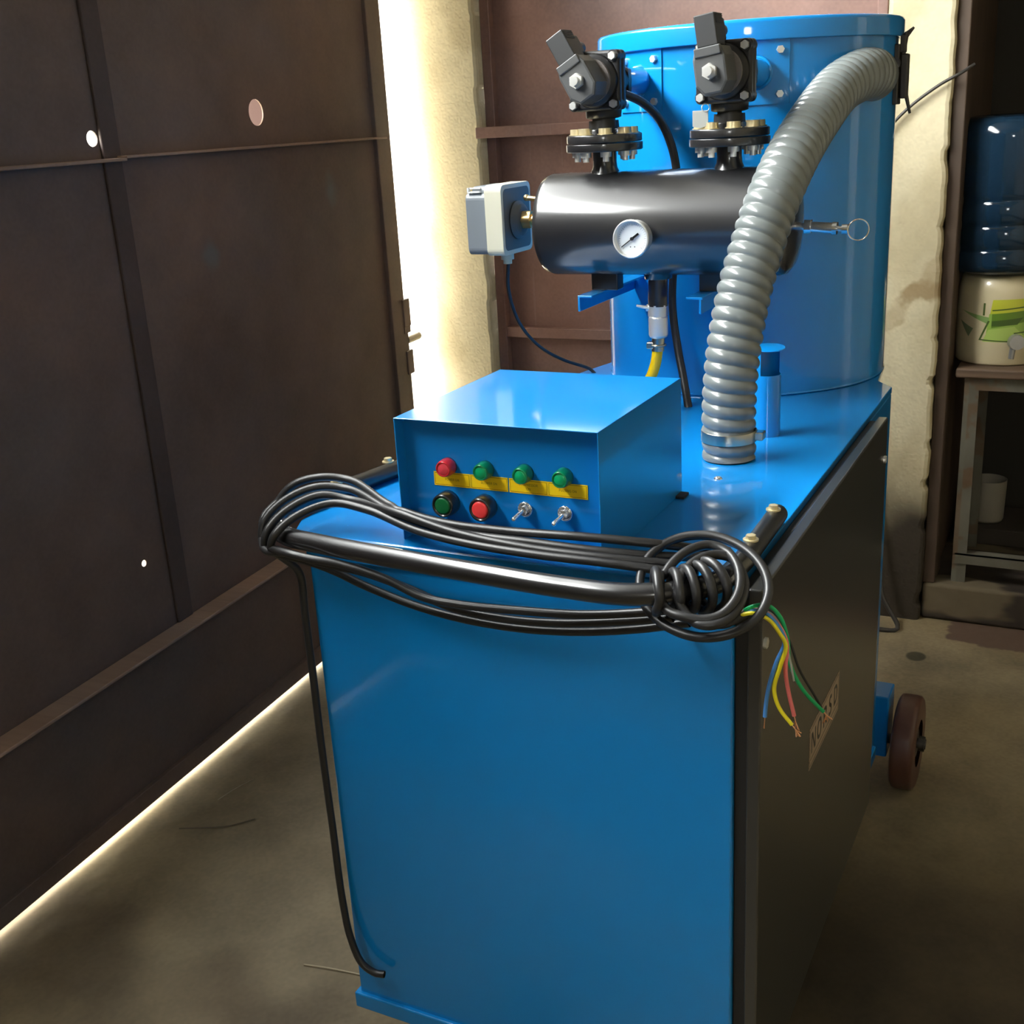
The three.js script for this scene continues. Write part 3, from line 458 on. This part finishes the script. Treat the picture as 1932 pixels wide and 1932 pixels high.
// ================================================================ POWER CABLE on the handle
const cable = thing('power_cable', 'black power cable coiled around the push handle with bare coloured wire ends', 'cable', [0.3, 0, 0]);
const cpart = (name, g, m, label) => { const o = obj(name, g, m, cable, label); o.position.set(-0.3, 0.13, 0); return o; };
const cr = 0.0056, strands = [
  [[-0.066, 0.8, 0.005], [-0.062, 0.822, -0.02], [-0.04, 0.848, -0.035], [-0.006, 0.858, -0.05], [0.040, 0.855, -0.060], [0.132, 0.839, -0.020], [0.216, 0.832, -0.002], [0.307, 0.831, 0.000], [0.415, 0.835, 0.000], [0.501, 0.829, -0.020], [0.540, 0.817, -0.050], [0.575, 0.81, -0.07]],
  [[-0.052, 0.79, 0.03], [-0.05, 0.812, 0.024], [-0.034, 0.835, 0.000], [-0.000, 0.850, -0.030], [0.046, 0.848, -0.044], [0.133, 0.836, -0.012], [0.231, 0.824, 0.004], [0.348, 0.824, 0.010], [0.448, 0.821, 0.004], [0.527, 0.812, -0.030], [0.56, 0.81, -0.05]],
  [[-0.036, 0.788, 0.045], [-0.032, 0.806, 0.042], [-0.018, 0.828, 0.016], [0.015, 0.843, -0.020], [0.060, 0.838, -0.030], [0.155, 0.836, -0.004], [0.245, 0.825, 0.010], [0.350, 0.819, 0.016], [0.452, 0.817, 0.012], [0.527, 0.81, -0.010]],
  [[-0.02, 0.788, 0.052], [-0.012, 0.806, 0.052], [0.006, 0.826, 0.028], [0.043, 0.838, -0.008], [0.098, 0.833, -0.012], [0.183, 0.820, 0.006], [0.269, 0.815, 0.017], [0.367, 0.814, 0.022], [0.454, 0.813, 0.018], [0.521, 0.806, 0.004]],
  [[-0.066, 0.8, 0.005], [-0.05, 0.786, 0.03], [-0.02, 0.778, 0.044], [0.02, 0.77, 0.036], [0.06, 0.757, 0.028], [0.109, 0.739, 0.024], [0.189, 0.721, 0.024], [0.270, 0.715, 0.028], [0.352, 0.717, 0.03], [0.423, 0.725, 0.030], [0.492, 0.739, 0.030], [0.557, 0.757, 0.030]],
  [[-0.052, 0.79, 0.03], [-0.03, 0.783, 0.05], [0.01, 0.783, 0.05], [0.055, 0.772, 0.042], [0.119, 0.764, 0.036], [0.182, 0.750, 0.035], [0.247, 0.733, 0.036], [0.321, 0.731, 0.040], [0.400, 0.737, 0.040], [0.483, 0.752, 0.040], [0.541, 0.765, 0.040]],
  [[-0.02, 0.788, 0.052], [0.019, 0.788, 0.062], [0.05, 0.784, 0.06], [0.089, 0.779, 0.052], [0.150, 0.766, 0.046], [0.211, 0.746, 0.045], [0.265, 0.744, 0.046], [0.349, 0.750, 0.050], [0.433, 0.757, 0.050], [0.513, 0.772, 0.050], [0.557, 0.783, 0.050]],
];
const rings = [
  [[0.645, 0.801, 0.020], [0.640, 0.783, 0.050], [0.618, 0.771, 0.072], [0.583, 0.765, 0.080], [0.544, 0.769, 0.072], [0.511, 0.781, 0.050], [0.494, 0.799, 0.020], [0.497, 0.819, -0.010], [0.522, 0.834, -0.032], [0.559, 0.839, -0.040], [0.599, 0.833, -0.032], [0.630, 0.819, -0.010]],
  [[0.617, 0.813, 0.035], [0.617, 0.802, 0.060], [0.607, 0.793, 0.078], [0.590, 0.790, 0.087], [0.569, 0.792, 0.09], [0.550, 0.795, 0.085], [0.535, 0.808, 0.068], [0.536, 0.825, 0.040], [0.548, 0.836, 0.01], [0.567, 0.838, -0.012], [0.588, 0.834, -0.010], [0.607, 0.825, 0.010]],
  [[0.621, 0.810, 0.030], [0.622, 0.798, 0.055], [0.616, 0.790, 0.075], [0.603, 0.786, 0.088], [0.586, 0.786, 0.09], [0.571, 0.79, 0.08], [0.557, 0.806, 0.072], [0.556, 0.824, 0.05], [0.565, 0.832, 0.02], [0.579, 0.832, 0.00], [0.596, 0.828, -0.005], [0.611, 0.820, 0.010]],
  [[0.543, 0.806, 0.088], [0.536, 0.79, 0.08], [0.53, 0.784, 0.06], [0.524, 0.787, 0.04], [0.52, 0.806, 0.042], [0.524, 0.824, 0.05], [0.532, 0.828, 0.068], [0.54, 0.82, 0.084]],
];
// tight turns around the bend of the handle
for (let k = 0; k < 4; k++) {
  const c = [[0.55, 0.056], [0.561, 0.047], [0.572, 0.037], [0.581, 0.027]][k], a = [1.0, 0.85, 0.7, 0.55][k], R = 0.0225 + 0.002 * k, pts = [];
  for (let i = 0; i < 10; i++) { const t = i / 10 * Math.PI * 2; pts.push([c[0] + R * Math.cos(t) * Math.cos(a) * 1.0, 0.805 + R * Math.sin(t), c[1] + R * Math.cos(t) * Math.sin(a)]); }
  rings.push(pts);
}
// the cable lies on the handle, the plate and the cabinet front without sinking into them
const handleAxis = new THREE.CatmullRomCurve3(handlePts.map((p) => V(...p)), false, 'centripetal').getSpacedPoints(400);
function clearOf(pts, closed) {
  const q = new THREE.CatmullRomCurve3(pts.map((p) => V(...p)), closed, 'centripetal').getSpacedPoints(closed ? 40 : 56);
  if (closed) q.pop();
  for (const p of q) for (let it = 0; it < 4; it++) {
    let best = 9, n = null; for (const h of handleAxis) { const d = h.distanceTo(p); if (d < best) { best = d; n = h; } }
    if (best < 0.0205) p.addScaledVector(p.clone().sub(n).normalize(), 0.0206 - best);
    if (p.x > 0.135 && p.x < 0.442 && p.z < -0.0125 && p.y > 0.78) p.z = -0.0125;
    if (p.x < 0.642 && p.z < 0.011 && p.y < 0.8015) { if (p.y > 0.786) p.y = 0.8018; else p.z = 0.0112; }
  }
  return q.map((p) => p.toArray());
}
cpart('cable_coil', [...strands.map((s) => tube(clearOf(s, false), cr, 160, 10)), ...rings.map((s) => tube(clearOf(s, true), cr, 120, 10, true))], M.cable, 'looped black cable sheath');
cpart('cable_lead', tube(clearOf([[-0.03, 0.785, 0.045], [-0.014, 0.765, 0.032], [-0.0075, 0.740, 0.014], [-0.0085, 0.674, 0.01], [-0.008, 0.575, 0.0095], [-0.0085, 0.472, 0.0095], [-0.0065, 0.340, 0.011], [-0.003, 0.201, 0.013], [0.006, 0.138, 0.016], [0.024, 0.097, 0.018], [0.046, 0.085, 0.016], [0.06, 0.085, 0.013]], false), cr, 120, 10), M.cable, 'cable lead hanging down the front corner');
const jacket = cpart('cable_end', tube(clearOf([[0.59, 0.775, 0.066], [0.605, 0.772, 0.05], [0.616, 0.775, 0.034], [0.622, 0.779, 0.03]], false), cr, 20, 10), M.cable);
const W = {
  green: [[0.615, 0.777, 0.030], [0.633, 0.789, 0.030], [0.648, 0.791, 0.030], [0.660, 0.777, 0.025], [0.667, 0.750, 0.020], [0.669, 0.719, 0.015], [0.681, 0.680, 0.000], [0.701, 0.645, -0.020]],
  yellow: [[0.614, 0.776, 0.035], [0.633, 0.782, 0.035], [0.649, 0.776, 0.033], [0.661, 0.760, 0.030], [0.668, 0.746, 0.030], [0.662, 0.719, 0.030], [0.656, 0.690, 0.030], [0.662, 0.668, 0.030], [0.677, 0.649, 0.030]],
  blue: [[0.614, 0.776, 0.030], [0.632, 0.783, 0.030], [0.648, 0.780, 0.030], [0.662, 0.762, 0.028], [0.666, 0.748, 0.028], [0.658, 0.724, 0.030], [0.650, 0.692, 0.030], [0.647, 0.669, 0.030], [0.646, 0.653, 0.030]],
  red: [[0.614, 0.776, 0.030], [0.631, 0.783, 0.028], [0.649, 0.779, 0.028], [0.662, 0.763, 0.026], [0.668, 0.745, 0.025], [0.667, 0.713, 0.025], [0.671, 0.687, 0.025], [0.678, 0.658, 0.025]],
  white: [[0.612, 0.776, 0.026], [0.632, 0.784, 0.026], [0.650, 0.779, 0.024], [0.662, 0.761, 0.022], [0.666, 0.743, 0.020], [0.671, 0.720, 0.018], [0.675, 0.698, 0.018]],
  black: [[0.612, 0.776, 0.024], [0.632, 0.785, 0.024], [0.650, 0.779, 0.020], [0.662, 0.758, 0.015], [0.669, 0.739, 0.010], [0.678, 0.707, 0.005], [0.691, 0.672, -0.010], [0.699, 0.651, -0.018]],
};
const rnd = seeded(77);
for (const k of Object.keys(W)) {
  const w = cpart('wire_core', tube(W[k], k === 'white' ? 0.0012 : k === 'black' ? 0.0015 : 0.0024, 60, 8), wire[k], k + ' insulated wire core');
  if (k === 'white' || k === 'black') continue;
  const e = W[k][W[k].length - 1], f = W[k][W[k].length - 2], d = V(...e).sub(V(...f)).normalize(), g = [];
  const nb = k === 'blue' ? 3 : 9;
  for (let i = 0; i < nb; i++) {
    const s = k === 'blue' ? 0.12 : 0.75, q = d.clone().add(V((rnd() - 0.5) * s * 2, (rnd() - 0.5) * s * 2 - 0.2, (rnd() - 0.5) * s * 2)).normalize(), A = V(...e), B = A.clone().addScaledVector(d, 0.006), C2 = B.clone().addScaledVector(q, 0.006 + 0.007 * rnd());
    g.push(tube([A.toArray(), B.toArray(), C2.toArray()], 0.0006, 8, 5));
  }
  obj('copper_strands', g, M.copper, w, 'frayed bare copper strands');
}

// ================================================================ THE ALCOVE
const M_stand = std([1, 1, 1], 0.7, 0, { map: colourMap(256, 256, 0, 1, 0, 1, (x, y) => { const a = fbm(x * 10, y * 10, 501, 5), r = smooth(0.56, 0.66, fbm(x * 16 + 3, y * 16, 507, 4)); return [0.12 + 0.1 * (a - 0.5) + 0.0 * r, 0.11 + 0.1 * (a - 0.5) - 0.03 * r, 0.08 + 0.08 * (a - 0.5) - 0.035 * r]; }) });
const stand = thing('water_stand', 'rusty grey-green angle iron stand under the water dispenser', 'stand', [0.79, 0.112, -2.27]);
const L = (g) => planarUV(g.translate(-0.79, -0.112, 2.27), 0, 1, 0, 1, (x, y, z) => [x + z, y]);
for (const [x, s] of [[0.627, 1], [0.953, -1]]) for (const [z, t] of [[-2.12, -1], [-2.42, 1]]) obj('leg', [L(bx(Math.min(x, x + s * 0.036), Math.max(x, x + s * 0.036), 0.112, 0.68, z - 0.002, z + 0.002)), L(bx(x - 0.002, x + 0.002, 0.112, 0.68, Math.min(z, z + t * 0.036), Math.max(z, z + t * 0.036)))], M_stand, stand);
obj('top_frame', [L(bx(0.625, 0.955, 0.676, 0.712, -2.122, -2.117)), L(bx(0.625, 0.955, 0.676, 0.712, -2.423, -2.418)), L(bx(0.625, 0.63, 0.676, 0.712, -2.42, -2.12)), L(bx(0.95, 0.955, 0.676, 0.712, -2.42, -2.12)), L(bx(0.625, 0.955, 0.708, 0.712, -2.42, -2.12))], M_stand, stand);
obj('cross_rail', [L(bx(0.632, 0.948, 0.17, 0.2, -2.1175, -2.1135)), L(bx(0.632, 0.948, 0.196, 0.2, -2.15, -2.1135))], M_stand, stand);
tag(obj('wooden_board', planarUV(bx(0.602, 0.97, 0.712, 0.738, -2.44, -2.1, 0.006), 0, 0.3, 0, 2.2, (x, y, z) => [y + z * 0.2, x]), std([1.9, 1.9, 1.9], 0.6, 0, { map: M_wood.map })), 'dark wooden board lying on the rusty stand', 'board');
const disp = thing('water_dispenser', 'cream water dispenser pot with green leaf print and tap on the wooden board', 'dispenser', [0.695, 0.738, -2.26]);
{
  const cv = document.createElement('canvas'); cv.width = 1024; cv.height = 512; const c = cv.getContext('2d');
  c.fillStyle = '#c9bb97'; c.fillRect(0, 0, 1024, 512);
  const ox = 560, oy = 210;
  const poly = (col, pts) => { c.fillStyle = col; c.beginPath(); pts.forEach(([x, y], i) => (i ? c.lineTo(ox + x, oy + y) : c.moveTo(ox + x, oy + y))); c.fill(); };
  poly('#b9bb33', [[-60, -80], [120, -90], [140, -20], [-70, 30]]);
  poly('#8fae4a', [[-70, 0], [150, -30], [150, 110], [-80, 150]]);
  poly('#a9c060', [[-70, 90], [20, 70], [80, 160], [-90, 160]]);
  poly('#5d7d22', [[-60, 0], [60, -20], [80, 40], [-60, 80]]);
  poly('#7f9d5a', [[-190, -10], [-70, 20], [-70, 60]]);
  poly('#6f7f5c', [[-200, 50], [-130, 90], [-150, 140]]);
  poly('#41591f', [[-60, 40], [50, 20], [30, 60], [-60, 70]]);
  c.strokeStyle = '#445a20'; c.lineWidth = 7;
  for (const l of [[[-90, -60], [-90, 10]], [[-60, -20], [60, -40], [170, -90]], [[-70, 40], [-100, 150], [60, 160], [160, 120]], [[20, 110], [150, 90]], [[70, -10], [160, 10]]]) { c.beginPath(); l.forEach(([x, y], i) => (i ? c.lineTo(ox + x, oy + y) : c.moveTo(ox + x, oy + y))); c.stroke(); }
  const tx = new THREE.CanvasTexture(cv); tx.colorSpace = THREE.SRGBColorSpace; tx.wrapS = THREE.RepeatWrapping;
  const body = new THREE.LatheGeometry([[0, 0], [0.108, 0], [0.114, 0.006], [0.117, 0.05], [0.118, 0.14], [0.116, 0.2], [0.108, 0.232], [0.09, 0.24], [0.05, 0.242]].map(([r, y]) => new THREE.Vector2(r, y)), 64);
  const p = body.attributes.position, uv = body.attributes.uv;
  for (let i = 0; i < p.count; i++) uv.setY(i, p.getY(i) / 0.24);
  const b = obj('dispenser_pot', body.rotateY(-3.2), phy([1, 1, 1], 0.35, { map: tx, clearcoat: 0.4 }), disp);
  obj('tap', [cyl([0.045, 0.07, 0.105], [0.052, 0.07, 0.155], 0.012), cyl([0.05, 0.075, 0.148], [0.056, 0.078, 0.176], 0.021, 0.019, 24), cyl([0.045, 0.065, 0.15], [0.042, 0.03, 0.154], 0.008, 0.007)], std([0.35, 0.34, 0.32], 0.35, 0.6), disp, 'grey tap');
}
const bottle = lathe([[0, -0.001], [0.12, 0.0], [0.134, 0.01], [0.1375, 0.024], [0.1375, 0.05], [0.13, 0.06], [0.13, 0.068], [0.1375, 0.08], [0.1375, 0.112], [0.13, 0.122], [0.13, 0.13], [0.1375, 0.142], [0.1375, 0.175], [0.13, 0.186], [0.13, 0.194], [0.1375, 0.206], [0.138, 0.345], [0.134, 0.375], [0.12, 0.394], [0.09, 0.401], [0.07, 0.396], [0, 0.394]], [0, 0, 0], [0, 1, 0], 64);
const bo = tag(obj('water_bottle', bottle, phy([0.012, 0.034, 0.062], 0.1, { transmission: 0.35, thickness: 0.003, ior: 1.45, side: THREE.DoubleSide })), 'large dark blue water bottle upended on the cream dispenser', 'bottle');
bo.position.set(0.683, 0.984, -2.26);
tag(obj('wooden_box', bx(0.6, 0.8, 0.112, 0.165, -2.68, -2.45, 0.004), std([0.045, 0.035, 0.027], 0.8)), 'dark low box on the step under the rusty stand', 'box');
const pot = tag(obj('small_pot', lathe([[0, 0], [0.046, 0], [0.05, 0.01], [0.053, 0.135], [0.05, 0.135], [0.046, 0.012], [0, 0.01]], [0, 0, 0]), std([0.3, 0.27, 0.22], 0.6)), 'small pale pot standing on the dark box below the stand', 'pot');
pot.position.set(0.676, 0.165, -2.54);
tag(obj('wall_wire', tube([[0.39, 1.35, -2.045], [0.43, 1.395, -2.045], [0.47, 1.43, -2.046], [0.53, 1.47, -2.045], [0.57, 1.49, -2.05], [0.6, 1.51, -2.075]], 0.004, 40, 8), M.hub), 'dark wire slanting across the cream plaster pier', 'wire');
tag(obj('bent_rod', tube([[0.41, 0.55, -2.045], [0.425, 0.3, -2.03], [0.455, 0.1, -1.99], [0.507, 0.008, -1.965], [0.45, 0.008, -1.945], [0.4, 0.008, -1.94]], 0.007, 60, 8), M.hub), 'bent dark iron rod leaning on the back wall behind the machine', 'rod');

// ================================================================ LITTER
tag(obj('straw', tube([[-0.245, 0.0025, -0.155], [-0.2, 0.004, -0.163], [-0.15, 0.003, -0.171], [-0.09, 0.003, -0.178]], 0.0014, 20, 6), std([0.42, 0.36, 0.24], 0.7)), 'pale straw on the floor poking under the cabinet front', 'straw');
tag(obj('straw', tube([[-0.764, 0.0025, -0.53], [-0.755, 0.004, -0.58], [-0.742, 0.003, -0.632]], 0.001, 14, 6), std([0.3, 0.26, 0.18], 0.7)), 'thin straight straw on the floor near the gate', 'straw');
tag(obj('twig', tube([[-0.768, 0.003, -0.405], [-0.72, 0.004, -0.425], [-0.67, 0.003, -0.455], [-0.632, 0.003, -0.5]], 0.0014, 16, 6), std([0.1, 0.08, 0.05], 0.8)), 'dark curved twig on the floor near the gate', 'twig');

renderer.render(scene, camera);
